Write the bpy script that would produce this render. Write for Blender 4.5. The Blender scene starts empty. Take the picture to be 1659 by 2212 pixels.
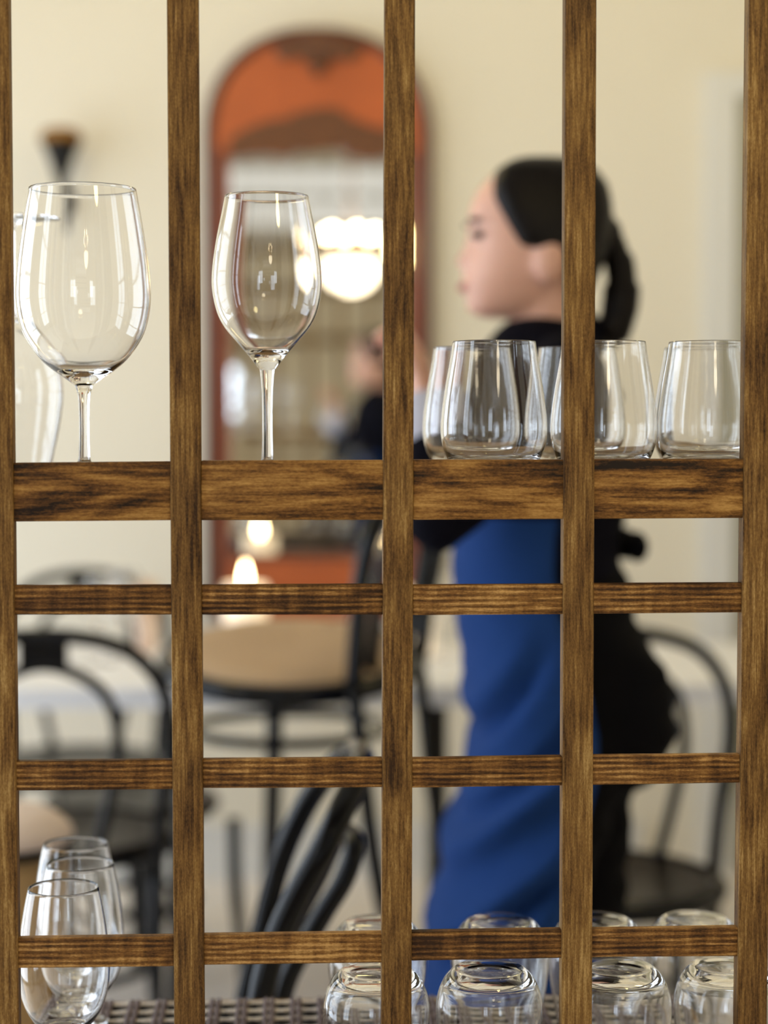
import bpy, bmesh, math, random
from mathutils import Vector, Matrix

random.seed(7)
sc = bpy.context.scene
COL = sc.collection

# ------------------------------------------------------------------ camera
FPX, W, H = 4000.0, 1659.0, 2212.0
CAM = Vector((0.0, 0.0, 1.27))
PITCH, YAW = math.radians(2.748), math.radians(2.8)
cd = bpy.data.cameras.new('camera')
cam = bpy.data.objects.new('camera', cd)
COL.objects.link(cam)
cam.location = CAM
cam.rotation_euler = (math.pi / 2 - PITCH, 0, -YAW)
cd.sensor_fit = 'VERTICAL'
cd.sensor_height = 36.0
cd.sensor_width = 36.0 * W / H
cd.lens = FPX * 36.0 / H
cd.clip_start = 0.05
cd.dof.use_dof = True
cd.dof.focus_distance = 1.50
cd.dof.aperture_fstop = 2.5
sc.camera = cam

# ------------------------------------------------------------------ world, exposure
world = bpy.data.worlds.new('world')
sc.world = world
world.use_nodes = True
world.node_tree.nodes['Background'].inputs[0].default_value = (0.75, 0.85, 1.0, 1)
world.node_tree.nodes['Background'].inputs[1].default_value = 0.6
sc.view_settings.view_transform = 'Standard'
sc.view_settings.look = 'None'
sc.view_settings.gamma = 1.0
sc.view_settings.use_curve_mapping = False
sc.view_settings.exposure = 0.0
cy = sc.cycles
cy.use_denoising = True
cy.max_bounces = 20
cy.transmission_bounces = 20
cy.glossy_bounces = 8
cy.diffuse_bounces = 4
cy.sample_clamp_indirect = 6.0
cy.caustics_reflective = True
cy.caustics_refractive = True
cy.blur_glossy = 0.5

WINDOW_LIGHT = 4.3       # daylight on the window panes
LAMP_LIGHT = 28.0        # warm lamps

ROT = cam.rotation_euler.to_matrix()


def at(px, py, y):
    """point on the vertical plane Y=y seen at photo pixel (px, py)"""
    d = ROT @ Vector(((px - W / 2) / FPX, (H / 2 - py) / FPX, -1.0))
    t = (y - CAM.y) / d.y
    return CAM + d * t


def lin(r, g, b):
    f = lambda c: (c / 12.92 if c <= 0.04045 else ((c + 0.055) / 1.055) ** 2.4)
    return (f(r / 255), f(g / 255), f(b / 255), 1.0)


# ------------------------------------------------------------------ materials
def newmat(name):
    m = bpy.data.materials.new(name)
    m.use_nodes = True
    nt = m.node_tree
    return m, nt, nt.nodes['Principled BSDF']


def plain(name, col, rough=0.5, metal=0.0, noise=0.0, nscale=8.0, bump=0.0, coat=0.0, spec=None, sheen=0.0):
    m, nt, p = newmat(name)
    p.inputs['Base Color'].default_value = col
    p.inputs['Roughness'].default_value = rough
    p.inputs['Metallic'].default_value = metal
    if coat:
        p.inputs['Coat Weight'].default_value = coat
        p.inputs['Coat Roughness'].default_value = 0.1
    if spec is not None:
        p.inputs['Specular IOR Level'].default_value = spec
    if sheen:
        p.inputs['Sheen Weight'].default_value = sheen
    if noise or bump:
        tc = nt.nodes.new('ShaderNodeTexCoord')
        n = nt.nodes.new('ShaderNodeTexNoise')
        n.inputs['Scale'].default_value = nscale
        n.inputs['Detail'].default_value = 5
        nt.links.new(tc.outputs['Object'], n.inputs['Vector'])
        if noise:
            mx = nt.nodes.new('ShaderNodeMix')
            mx.data_type = 'RGBA'
            mx.inputs[6].default_value = tuple(c * (1 - noise) for c in col[:3]) + (1,)
            mx.inputs[7].default_value = tuple(min(1, c * (1 + noise)) for c in col[:3]) + (1,)
            nt.links.new(n.outputs['Fac'], mx.inputs[0])
            nt.links.new(mx.outputs[2], p.inputs['Base Color'])
        if bump:
            b = nt.nodes.new('ShaderNodeBump')
            b.inputs['Strength'].default_value = bump
            b.inputs['Distance'].default_value = 0.01
            nt.links.new(n.outputs['Fac'], b.inputs['Height'])
            nt.links.new(b.outputs['Normal'], p.inputs['Normal'])
    return m


def emit(name, col, strength):
    m, nt, p = newmat(name)
    p.inputs['Base Color'].default_value = (0.8, 0.8, 0.8, 1)
    p.inputs['Emission Color'].default_value = col
    p.inputs['Emission Strength'].default_value = strength
    return m


def glass(name, ior=1.5, tint=(1, 1, 1, 1)):
    m = bpy.data.materials.new(name)
    m.use_nodes = True
    nt = m.node_tree
    nt.nodes.remove(nt.nodes['Principled BSDF'])
    g = nt.nodes.new('ShaderNodeBsdfGlass')
    g.inputs['Roughness'].default_value = 0.0
    g.inputs['IOR'].default_value = ior
    g.inputs['Color'].default_value = tint
    nt.links.new(g.outputs[0], nt.nodes['Material Output'].inputs[0])
    return m


def wood(name, axis, cols, fine=260.0, blotch=9.0, stripes=0.0, saw=0.0, knots=0.0, rough=0.55, bumpd=0.0006):
    """stained pine: grain running along the given local axis"""
    m, nt, p = newmat(name)
    N, L = nt.nodes, nt.links
    tc = N.new('ShaderNodeTexCoord')
    oi = N.new('ShaderNodeObjectInfo')
    mul = N.new('ShaderNodeMath'); mul.operation = 'MULTIPLY'; mul.inputs[1].default_value = 37.0
    L.new(oi.outputs['Random'], mul.inputs[0])
    cmb = N.new('ShaderNodeCombineXYZ')
    for i in range(3):
        L.new(mul.outputs[0], cmb.inputs[i])
    add = N.new('ShaderNodeVectorMath'); add.operation = 'ADD'
    L.new(tc.outputs['Object'], add.inputs[0]); L.new(cmb.outputs[0], add.inputs[1])

    def mapped(along, across):
        mp = N.new('ShaderNodeMapping')
        s = [across] * 3
        s['XYZ'.index(axis)] = along
        mp.inputs['Scale'].default_value = s
        L.new(add.outputs[0], mp.inputs['Vector'])
        return mp.outputs[0]

    def noise(vec, detail=6, rough_=0.6, dist=0.0):
        n = N.new('ShaderNodeTexNoise')
        n.inputs['Scale'].default_value = 1.0
        n.inputs['Detail'].default_value = detail
        n.inputs['Roughness'].default_value = rough_
        n.inputs['Distortion'].default_value = dist
        L.new(vec, n.inputs['Vector'])
        return n.outputs['Fac']

    def mathn(op, a, b):
        n = N.new('ShaderNodeMath'); n.operation = op
        for i, v in enumerate((a, b)):
            if isinstance(v, (int, float)):
                n.inputs[i].default_value = v
            else:
                L.new(v, n.inputs[i])
        return n.outputs[0]

    f_fine = noise(mapped(fine * 0.055, fine), 4, 0.65)
    f_blot = noise(mapped(blotch, blotch * 4.5), 5, 0.6, 0.6 + knots * 1.8)
    f_pore = noise(mapped(fine * 1.0, fine * 2.4), 3, 0.7)
    v = mathn('ADD', mathn('MULTIPLY', f_fine, 0.55), mathn('MULTIPLY', f_blot, 0.55 + knots * 0.5))
    v = mathn('ADD', v, mathn('MULTIPLY', f_pore, 0.28))
    h = f_fine
    if stripes:
        w = N.new('ShaderNodeTexWave')
        w.wave_type = 'BANDS'
        w.bands_direction = 'Z' if axis == 'X' else 'X'
        w.inputs['Scale'].default_value = stripes
        w.inputs['Distortion'].default_value = 2.0
        w.inputs['Detail'].default_value = 3
        w.inputs['Detail Scale'].default_value = 1.6
        L.new(mapped(0.25, 1.0), w.inputs['Vector'])
        v = mathn('ADD', v, mathn('MULTIPLY', mathn('SUBTRACT', w.outputs['Fac'], 0.5), 0.13))
        h = mathn('ADD', f_fine, mathn('MULTIPLY', w.outputs['Fac'], 0.6))
    if saw:
        n = noise(mapped(95.0, 16.0), 3, 0.6)
        v = mathn('ADD', v, mathn('MULTIPLY', mathn('SUBTRACT', n, 0.5), saw))
    off = 0.19 + knots * 0.25
    v = mathn('SUBTRACT', v, off)
    v = mathn('ADD', mathn('MULTIPLY', mathn('SUBTRACT', v, 0.5), 1.5), 0.5)
    cr = N.new('ShaderNodeValToRGB')
    e = cr.color_ramp.elements
    e[0].position = 0.26; e[0].color = cols[0]
    e[1].position = 0.80; e[1].color = cols[3]
    a = e.new(0.42); a.color = cols[1]
    b = e.new(0.58); b.color = cols[2]
    L.new(v, cr.inputs['Fac'])
    L.new(cr.outputs['Color'], p.inputs['Base Color'])
    p.inputs['Roughness'].default_value = rough
    p.inputs['Specular IOR Level'].default_value = 0.22
    bp = N.new('ShaderNodeBump')
    bp.inputs['Strength'].default_value = 0.6
    bp.inputs['Distance'].default_value = bumpd
    L.new(h, bp.inputs['Height'])
    L.new(bp.outputs['Normal'], p.inputs['Normal'])
    return m


M = {}
wc = [lin(52, 31, 12), lin(104, 73, 35), lin(142, 106, 56), lin(200, 164, 104)]
M['post'] = wood('stained_pine_upright', 'Z', wc, fine=420, blotch=7)
wb = [lin(52, 30, 13), lin(100, 66, 31), lin(144, 101, 50), lin(214, 168, 104)]
M['bar'] = wood('ribbed_stained_pine', 'X', wb, fine=430, blotch=6, stripes=70, saw=0.30, bumpd=0.001)
wk = [lin(30, 18, 9), lin(96, 62, 26), lin(148, 104, 50), lin(198, 152, 86)]
M['beam'] = wood('knotty_stained_pine', 'X', wk, fine=260, blotch=4.2, knots=0.85)
M['shelf'] = wood('stained_pine_board', 'X', wc, fine=300, blotch=6)
M['glass'] = glass('clear_glass', 1.5)
M['pane'] = emit('daylit_pane', (0.72, 0.84, 1.0, 1), WINDOW_LIGHT)
M['transom'] = emit('daylit_transom_pane', (0.95, 0.93, 0.88, 1), 0.62)
M['white_paint'] = plain('white_gloss_paint', (0.78, 0.77, 0.74, 1), 0.4)
M['wall'] = plain('cream_wall_paint', lin(236, 228, 210), 0.75, noise=0.03, nscale=1.5)
M['wall_far'] = plain('beige_wall_paint', lin(232, 218, 190), 0.8, noise=0.06, nscale=2.0)
M['ceiling'] = plain('ceiling_paint', (0.8, 0.77, 0.7, 1), 0.85, noise=0.02)
M['floor'] = plain('pale_stone_floor', lin(238, 230, 222), 0.45, noise=0.06, nscale=3.0)
M['black'] = plain('black_lacquered_beech', lin(8, 9, 13), 0.15, spec=0.22)
M['cane'] = plain('taupe_seat_ply', lin(176, 146, 112), 0.5, noise=0.12, nscale=14)
M['dark_seat'] = plain('dark_seat_ply', lin(18, 15, 15), 0.3, noise=0.1, spec=0.3)
M['cloth'] = plain('white_table_linen', (0.86, 0.85, 0.86, 1), 0.85, bump=0.1, nscale=40)
M['iron'] = plain('dark_iron', lin(30, 27, 24), 0.5, 0.6)
M['mahog'] = plain('red_brown_mahogany', lin(128, 62, 34), 0.38, noise=0.25, nscale=10, coat=0.2)
M['mahog_dark'] = plain('dark_mahogany', lin(92, 44, 22), 0.35, noise=0.25, nscale=12, coat=0.2)
M['orange'] = plain('orange_veneer', lin(184, 92, 42), 0.45, noise=0.22, nscale=9)
M['carve'] = plain('carved_walnut', lin(104, 60, 26), 0.4, noise=0.3, nscale=30, coat=0.2)
M['mirror'] = plain('mirror_silver', (0.86, 0.87, 0.86, 1), 0.0, 1.0)
M['brass'] = plain('aged_brass', lin(150, 108, 52), 0.4, 0.8)
M['wax'] = plain('glowing_white_wax', (0.88, 0.84, 0.76, 1), 0.5)
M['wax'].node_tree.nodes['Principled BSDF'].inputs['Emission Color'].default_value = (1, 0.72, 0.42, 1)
M['wax'].node_tree.nodes['Principled BSDF'].inputs['Emission Strength'].default_value = 0.9  # candlelight inside wax and holder is put in as emission
M['wax_dim'] = plain('glow_peach_wax', lin(238, 208, 184), 0.5)  # peach tint painted in for a faint warm glow
M['flame'] = emit('candle_flame', (1.0, 0.72, 0.36, 1), 30.0)
M['lamp'] = emit('lamp_glass', (1.0, 0.80, 0.34, 1), LAMP_LIGHT)
M['bowl_lamp'] = emit('alabaster_lamp_bowl', (1.0, 0.84, 0.58, 1), 8.0)
M['bulb'] = emit('warm_bulb', (1.0, 0.78, 0.46, 1), 50.0)
M['skin'] = plain('skin', lin(226, 174, 150), 0.5, noise=0.04, nscale=20)
M['skin'].node_tree.nodes['Principled BSDF'].inputs['Subsurface Weight'].default_value = 0.12
M['skin'].node_tree.nodes['Principled BSDF'].inputs['Subsurface Radius'].default_value = (0.02, 0.008, 0.004)
M['lip'] = plain('lip', lin(180, 100, 92), 0.4)
M['brow'] = plain('dark_brow', lin(58, 38, 28), 0.7)
M['eye'] = plain('dark_eye', lin(40, 28, 22), 0.2)
M['hair'] = plain('black_brown_hair', lin(17, 11, 8), 0.42, noise=0.3, nscale=60, bump=0.2, spec=0.15)
M['shirt'] = plain('black_navy_cotton', lin(12, 11, 20), 0.9, noise=0.1, nscale=30, spec=0.08)
M['trouser'] = plain('black_cotton', lin(11, 10, 13), 0.9, noise=0.1, nscale=30, spec=0.08)
M['apron'] = plain('blue_denim', lin(29, 58, 111), 0.9, noise=0.1, nscale=60, spec=0.1)
M['cuff'] = plain('white_cuff', lin(196, 196, 212), 0.8)
M['warp'] = plain('mauve_grey_yarn', lin(112, 98, 102), 0.85, noise=0.25, nscale=160, bump=0.5)
M['cream_yarn'] = plain('cream_yarn', lin(232, 222, 212), 0.85, noise=0.2, nscale=160, bump=0.5)
M['black_yarn'] = plain('black_yarn', lin(26, 23, 27), 0.9, noise=0.2, nscale=120)
M['cream_top'] = plain('cream_table_cover', lin(220, 200, 186), 0.6, noise=0.03)
M['wicker'] = plain('tan_wicker', lin(188, 152, 100), 0.7, noise=0.3, nscale=40)
M['door'] = plain('grey_green_door_paint', lin(176, 174, 156), 0.5)


# ------------------------------------------------------------------ mesh helpers
class MB:
    def __init__(s):
        s.v, s.f = [], []

    def add(s, vs, fs):
        o = len(s.v)
        s.v += [Vector(v) for v in vs]
        s.f += [tuple(i + o for i in f) for f in fs]
        return s

    def box(s, a, b):
        x0, y0, z0 = a; x1, y1, z1 = b
        return s.hexa([(x0, y0, z0), (x1, y0, z0), (x1, y0, z1), (x0, y0, z1)],
                      [(x0, y1, z0), (x1, y1, z0), (x1, y1, z1), (x0, y1, z1)])

    def hexa(s, fr, bk):
        """front quad (counter-clockwise seen from -Y) and back quad"""
        return s.add(list(fr) + list(bk), [(0, 1, 2, 3), (5, 4, 7, 6), (1, 5, 6, 2), (4, 0, 3, 7), (3, 2, 6, 7), (4, 5, 1, 0)])

    def tube(s, pts, rad, n=10, closed=False, cap=True):
        pts = [Vector(p) for p in pts]
        m = len(pts)
        rads = rad if isinstance(rad, (list, tuple)) else [rad] * m
        tang = []
        for i in range(m):
            a = pts[(i - 1) % m] if (closed or i > 0) else pts[i]
            b = pts[(i + 1) % m] if (closed or i < m - 1) else pts[i]
            tang.append((b - a).normalized())
        up = Vector((0, 0, 1)) if abs(tang[0].z) < 0.9 else Vector((1, 0, 0))
        u = (up - tang[0] * up.dot(tang[0])).normalized()
        vs, fs = [], []
        for i in range(m):
            u = (u - tang[i] * u.dot(tang[i])).normalized()
            w = tang[i].cross(u)
            for k in range(n):
                a = 2 * math.pi * k / n
                vs.append(pts[i] + (u * math.cos(a) + w * math.sin(a)) * rads[i])
        rng = m if closed else m - 1
        for i in range(rng):
            j = (i + 1) % m
            for k in range(n):
                l = (k + 1) % n
                fs.append((i * n + k, i * n + l, j * n + l, j * n + k))
        if cap and not closed:
            fs.append(tuple(reversed(range(n))))
            fs.append(tuple((m - 1) * n + k for k in range(n)))
        return s.add(vs, fs)

    def lathe(s, prof, c=(0, 0, 0), n=64, flip=False):
        """prof: (r, z) list; r=0 makes a pole.  Outward normals when the profile runs up the outside."""
        vs, fs, rows = [], [], []
        for r, z in prof:
            if r < 1e-6:
                rows.append([len(vs)]); vs.append((c[0], c[1], c[2] + z))
            else:
                row = []
                for k in range(n):
                    a = 2 * math.pi * k / n
                    row.append(len(vs)); vs.append((c[0] + r * math.cos(a), c[1] + r * math.sin(a), c[2] + z))
                rows.append(row)
        for A, B in zip(rows, rows[1:]):
            for k in range(n):
                l = (k + 1) % n
                if len(A) == 1 and len(B) == 1:
                    continue
                if len(A) == 1:
                    f = (A[0], B[l], B[k])
                elif len(B) == 1:
                    f = (A[k], A[l], B[0])
                else:
                    f = (A[k], A[l], B[l], B[k])
                fs.append(tuple(reversed(f)) if flip else f)
        return s.add(vs, fs)

    def ball(s, c, r, nu=16, nv=10, rot=None):
        rx, ry, rz = r if isinstance(r, (list, tuple)) else (r, r, r)
        c = Vector(c)
        vs = [Vector((0, 0, -rz))]
        for j in range(1, nv):
            t = -math.pi / 2 + math.pi * j / nv
            for k in range(nu):
                a = 2 * math.pi * k / nu
                vs.append(Vector((rx * math.cos(t) * math.cos(a), ry * math.cos(t) * math.sin(a), rz * math.sin(t))))
        vs.append(Vector((0, 0, rz)))
        fs = []
        for k in range(nu):
            fs.append((0, 1 + (k + 1) % nu, 1 + k))
        for j in range(nv - 2):
            for k in range(nu):
                a = 1 + j * nu + k; b = 1 + j * nu + (k + 1) % nu
                fs.append((a, b, b + nu, a + nu))
        o = 1 + (nv - 2) * nu
        for k in range(nu):
            fs.append((o + k, o + (k + 1) % nu, len(vs) - 1))
        if rot is not None:
            vs = [rot @ v for v in vs]
        return s.add([v + c for v in vs], fs)

    def capsule(s, a, b, ra, rb, n=14):
        """tapered limb with round ends"""
        a, b = Vector(a), Vector(b)
        d = (b - a)
        L = d.length; d.normalize()
        pts, rads = [], []
        for t in (1.0, 0.94, 0.78, 0.5, 0.2):
            pts.append(a - d * ra * t); rads.append(max(ra * math.sqrt(max(0, 1 - t * t)), ra * 0.02))
        for i in range(7):
            q = i / 6
            pts.append(a + d * L * q); rads.append(ra + (rb - ra) * q)
        for t in (0.2, 0.5, 0.78, 0.94, 1.0):
            pts.append(b + d * rb * t); rads.append(max(rb * math.sqrt(max(0, 1 - t * t)), rb * 0.02))
        return s.tube(pts, rads, n)

    def build(s, name, mat, parent=None, origin=None, smooth=True, bevel=0.0):
        if origin is not None:
            org = Vector(origin)
        else:
            org = Vector((0, 0, 0)); q = parent
            while q is not None:
                org += q.location; q = q.parent
        me = bpy.data.meshes.new(name)
        me.from_pydata([v - org for v in s.v], [], s.f)
        me.validate()
        if bevel:
            bm = bmesh.new(); bm.from_mesh(me)
            bmesh.ops.bevel(bm, geom=[e for e in bm.edges], offset=bevel, segments=2, profile=0.6, affect='EDGES')
            bm.to_mesh(me); bm.free()
        me.polygons.foreach_set('use_smooth', [smooth] * len(me.polygons))
        me.materials.append(M[mat] if isinstance(mat, str) else mat)
        o = bpy.data.objects.new(name, me)
        COL.objects.link(o)
        if parent is not None:
            o.parent = parent
        elif origin is not None:
            o.location = org
        return o


def spline(pts, sub=8, closed=False):
    pts = [Vector(p) for p in pts]
    n = len(pts)
    out = []
    rng = n if closed else n - 1
    for i in range(rng):
        p1, p2 = pts[i], pts[(i + 1) % n]
        p0 = pts[(i - 1) % n] if (closed or i > 0) else p1 * 2 - p2
        p3 = pts[(i + 2) % n] if (closed or i < n - 2) else p2 * 2 - p1
        for k in range(sub):
            t = k / sub
            out.append(0.5 * ((2 * p1) + (p2 - p0) * t + (2 * p0 - 5 * p1 + 4 * p2 - p3) * t * t + (3 * p1 - p0 - 3 * p2 + p3) * t ** 3))
    if not closed:
        out.append(pts[-1])
    return out


def spl2(prof, sub=6):
    return [(max(0.0, v.x), v.y) for v in spline([(r, z, 0) for r, z in prof], sub)]


def tag(o, label, cat, group=None):
    o['label'] = label; o['category'] = cat
    if group:
        o['group'] = group
    return o


def thing(name, loc, label, cat, group=None):
    o = bpy.data.objects.new(name, None)
    o.empty_display_size = 0.05
    COL.objects.link(o)
    o.location = loc
    return tag(o, label, cat, group)


def struct(o):
    o['kind'] = 'structure'
    return o


def copy_tree(src, loc, rotz, label, rot=None):
    r = src.copy(); COL.objects.link(r)
    r.location = loc
    r.rotation_euler = rot if rot is not None else (0, 0, rotz)
    r['label'] = label
    for ch in list(src.children):
        c = ch.copy(); COL.objects.link(c); c.parent = r
        for g in list(ch.children):
            d = g.copy(); COL.objects.link(d); d.parent = c
    return r


# ------------------------------------------------------------------ the room
XL, XR, YB, YF, ZC = -2.3, 3.2, 5.15, -4.4, 3.5
T = 0.12
struct(MB().box((XL - T, YF - T, -0.1), (XR + T, YB + T, 0)).build('floor', 'floor', smooth=False))
struct(MB().box((XL - T, YF - T, ZC), (XR + T, YB + T, ZC + 0.1)).build('ceiling', 'ceiling', smooth=False))
struct(MB().box((XL - T, YB, 0), (XR + T, YB + T, ZC)).build('wall_back', 'wall', smooth=False))
struct(MB().box((XR, YF, 0), (XR + T, YB, ZC)).build('wall_right', 'wall', smooth=False))
struct(MB().box((XL - T, YF, 0), (XL, YB, ZC)).build('wall_left', 'wall', smooth=False))
struct(MB().box((XL - T, YF - T, 0), (XR + T, YF, ZC)).build('wall_front', 'wall_far', smooth=False))
mb = MB().box((XL, YB - 0.018, 0), (0.98, YB, 0.13)).box((XL, YB - 0.024, 0.13), (0.98, YB, 0.15))
struct(mb.build('baseboard_back', 'white_paint', smooth=False))

# door at the right of the back wall
pL, pR = at(1527, 155, YB - 0.03), at(1592, 204, YB - 0.03)
dx0, dx1, dzt = pL.x, pR.x, pL.z
dr = MB().box((dx1, YB - 0.012, 0.01), (dx1 + 0.86, YB - 0.001, pR.z)).build('door_1', 'door', smooth=False)
struct(dr)
mb = MB().box((dx0, YB - 0.035, 0), (dx1, YB, pR.z)).box((dx0, YB - 0.035, pR.z), (dx1 + 0.86 + dx1 - dx0, YB, dzt)).box((dx1 + 0.86, YB - 0.035, 0), (dx1 + 0.86 + dx1 - dx0, YB, pR.z))
mb.build('door_frame', 'white_paint', dr, smooth=False)
for (a, b, c, d_) in ((0.1, 0.76, 1.15, 2.0), (0.1, 0.76, 0.2, 1.0)):
    MB().box((dx1 + a, YB - 0.022, c), (dx1 + b, YB - 0.012, d_)).build('panel', 'door', dr, smooth=False)


def window(name, plane, pos, a0, a1, z0, z1, nx, nz, mat='pane', frame=0.05, bar=0.022):
    """window of glowing daylit panes. plane 'X': on a wall X=pos facing +X; 'Y': wall Y=pos facing +Y"""
    def bx(mb, u0, u1, w0, w1, d0, d1):
        if plane == 'X':
            mb.box((pos + d0, u0, w0), (pos + d1, u1, w1))
        else:
            mb.box((u0, pos + d0, w0), (u1, pos + d1, w1))
    mb = MB()
    bx(mb, a0 - frame, a0, z0 - frame, z1 + frame, 0.001, 0.05)
    bx(mb, a1, a1 + frame, z0 - frame, z1 + frame, 0.001, 0.05)
    bx(mb, a0, a1, z0 - frame, z0, 0.001, 0.06)
    bx(mb, a0, a1, z1, z1 + frame, 0.001, 0.05)
    root = struct(mb.build(name, 'white_paint', smooth=False))
    for i in range(1, nx):
        u = a0 + (a1 - a0) * i / nx
        m_ = MB(); bx(m_, u - bar / 2, u + bar / 2, z0, z1, 0.001, 0.035)
        m_.build('glazing_bar', 'white_paint', root, smooth=False)
    for j in range(1, nz):
        w = z0 + (z1 - z0) * j / nz
        m_ = MB(); bx(m_, a0, a1, w - bar / 2, w + bar / 2, 0.001, 0.03)
        m_.build('glazing_bar', 'white_paint', root, smooth=False)
    m_ = MB()
    for i in range(nx):
        for j in range(nz):
            u0 = a0 + (a1 - a0) * i / nx + bar / 2; u1 = a0 + (a1 - a0) * (i + 1) / nx - bar / 2
            w0 = z0 + (z1 - z0) * j / nz + bar / 2; w1 = z0 + (z1 - z0) * (j + 1) / nz - bar / 2
            q = MB(); bx(q, u0, u1, w0, w1, 0.004, 0.010)
            q.build('pane', mat, root, smooth=False)
    return root


window('window_1', 'X', XL, 1.75, 3.15, 0.08, 2.6, 3, 6)
window('window_2', 'X', XL, 3.6, 4.7, 0.08, 2.2, 3, 5)
window('window_7', 'X', XL, 0.35, 0.95, 0.35, 2.6, 2, 5)
window('window_3', 'Y', YF, -1.75, -0.85, 0.95, 2.55, 2, 4)
window('window_4', 'Y', YF, 1.7, 2.3, 0.95, 2.55, 2, 4)
window('window_5', 'Y', YF, -0.60, -0.44, 1.32, 1.70, 1, 2)
window('window_6', 'Y', YF, -0.75, 1.05, 2.80, 3.28, 9, 2, mat='transom', bar=0.05)
# picture rails and panelling on the far (street) wall that the mirror shows
for i, z in enumerate((2.62, 2.30, 1.9)):
    struct(MB().box((-0.8, YF, z), (1.1, YF + 0.05, z + 0.05)).build('trim_%d' % (i + 1), 'shelf', smooth=False))

# ------------------------------------------------------------------ lamps
def pendant(x, y, z, label):
    t = thing('pendant_lamp', (x, y, z), label, 'lamp', 'globe lamps over the dining tables')
    MB().ball((x, y, z), 0.11, 20, 12).build('globe', 'lamp', t)
    MB().lathe([(0, 0.14), (0.045, 0.14), (0.05, 0.105), (0.045, 0.10), (0, 0.10)], (x, y, z), 20, flip=True).build('cap', 'brass', t)
    MB().tube([(x, y, z + 0.135), (x, y, ZC)], 0.005, 8).build('cord', 'iron', t)
    return t


pendant(-0.75, 3.7, 2.62, 'opal globe lamp hanging above the left end of the white tables')
pendant(1.15, 3.7, 2.62, 'opal globe lamp hanging above the right end of the white tables')
pendant(0.62, 0.45, 2.2, 'opal globe lamp hanging on the bar side in front of the shelf divider')

bx_, by_, bz_ = 0.345, -0.9, 2.24
ch = thing('chandelier', (bx_, by_, bz_ - 0.18), 'glowing alabaster bowl chandelier with ring of bulbs above, seen in the mirror', 'lamp')
MB().lathe(spl2([(0.0, -0.18), (0.05, -0.172), (0.11, -0.135), (0.15, -0.07), (0.165, 0.0)]) + [(0.155, 0.0), (0.0, -0.02)], (bx_, by_, bz_), 32).build('bowl', 'bowl_lamp', ch)
MB().tube([(bx_ + 0.168 * math.cos(a * math.pi / 16), by_ + 0.168 * math.sin(a * math.pi / 16), bz_) for a in range(32)], 0.012, 8, closed=True).build('rim', 'brass', ch)
for k in range(6):
    a = k * math.pi / 3 + 0.3
    MB().ball((bx_ + 0.15 * math.cos(a), by_ + 0.15 * math.sin(a), bz_ + 0.16), (0.016, 0.016, 0.022), 12, 8).build('bulb', 'bulb', ch)
MB().tube([(bx_, by_, bz_ - 0.03), (bx_, by_, ZC)], 0.012, 8).build('rod', 'brass', ch)
for k in range(6):
    a = k * math.pi / 3 + 0.3
    MB().tube([(bx_, by_, bz_ + 0.05), (bx_ + 0.15 * math.cos(a), by_ + 0.15 * math.sin(a), bz_ + 0.14)], 0.006, 6).build('arm', 'brass', ch)

# ------------------------------------------------------------------ the wooden shelf divider
YL = 1.45
SH = at(830, 994, YL).z - 0.012      # surface of the upper shelf
MATZ = 0.7105                        # surface of the placemat on the lower shelf
root = thing('shelf_divider', (0.0, YL, 0.0), 'dark stained pine lattice divider with upright posts, crossbars and two glass shelves', 'shelf')


def slab(name, mat, tl, tr, br, bl, y0, depth, bevel=0.0012):
    """board whose front face has the given corners (photo pixels at distance y0)"""
    A, B, C_, D = (at(*p, y0) for p in (bl, br, tr, tl))
    off = Vector((0, depth, 0))
    mb = MB().hexa([A, B, C_, D], [A + off, B + off, C_ + off, D + off])
    return mb.build(name, mat, root, bevel=bevel)


posts = [((-52, 18), (-28, 40)), ((360, 428), (376, 441)), ((831, 897), (824, 889)), ((1221, 1289), (1213, 1279)), ((1618, 1686), (1593, 1657))]


def ext(p, q, py):      # the post's edge line continued beyond the frame
    return (p + (q - p) * py / 2212.0, py)


for (t0, t1), (b0, b1) in posts:
    tl, tr = ext(t0, b0, -900), ext(t1, b1, -900)
    bl, br = ext(t0, b0, 2350), ext(t1, b1, 2350)
    o = slab('post', 'post', tl, tr, br, bl, YL, 0.016)
rows = {
    'beam': [((28, 1000, 997), (1127, 1124), (370, 0)), ((434, 995, 994), (1124, 1123), (830, 0)), ((892, 993, 993), (1123, 1121), (1220, 0)), ((1281, 992, 991), (1121, 1119), (1608, 0))],
    'r1': [((29, 1265, 1264), (1328, 1328), (372, 0)), ((435, 1264, 1262), (1328, 1328), (829, 0)), ((891, 1264, 1262), (1329, 1327), (1219, 0)), ((1280, 1261, 1259), (1326, 1323), (1606, 0))],
    'r2': [((32, 1645, 1642), (1708, 1705), (374, 0)), ((437, 1641, 1638), (1703, 1701), (828, 0)), ((889, 1639, 1634), (1702, 1697), (1218, 0)), ((1279, 1633, 1630), (1696, 1691), (1601, 0))],
    'r3': [((36, 2028, 2023), (2092, 2088), (377, 0)), ((439, 2021, 2016), (2085, 2080), (827, 0)), ((887, 2014, 2009), (2076, 2070), (1216, 0)), ((1277, 2009, 2004), (2068, 2066), (1597, 0))],
}
for key, segs in rows.items():
    for (x0, t0, t1), (b0, b1), (x1, _) in segs:
        if key == 'beam':
            slab('shelf_front', 'beam', (x0, t0), (x1, t1), (x1, b1), (x0, b0), YL + 0.002, 0.018)
        else:
            slab('crossbar', 'bar', (x0, t0), (x1, t1), (x1, b1), (x0, b0), YL + 0.003, 0.010)
xl_, xr_ = at(-60, 1000, YL).x, at(1680, 1000, YL).x
MB().box((xl_, YL + 0.020, SH - 0.022), (xr_, YL + 0.36, SH)).build('shelf_board', 'shelf', root, smooth=False)
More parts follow.
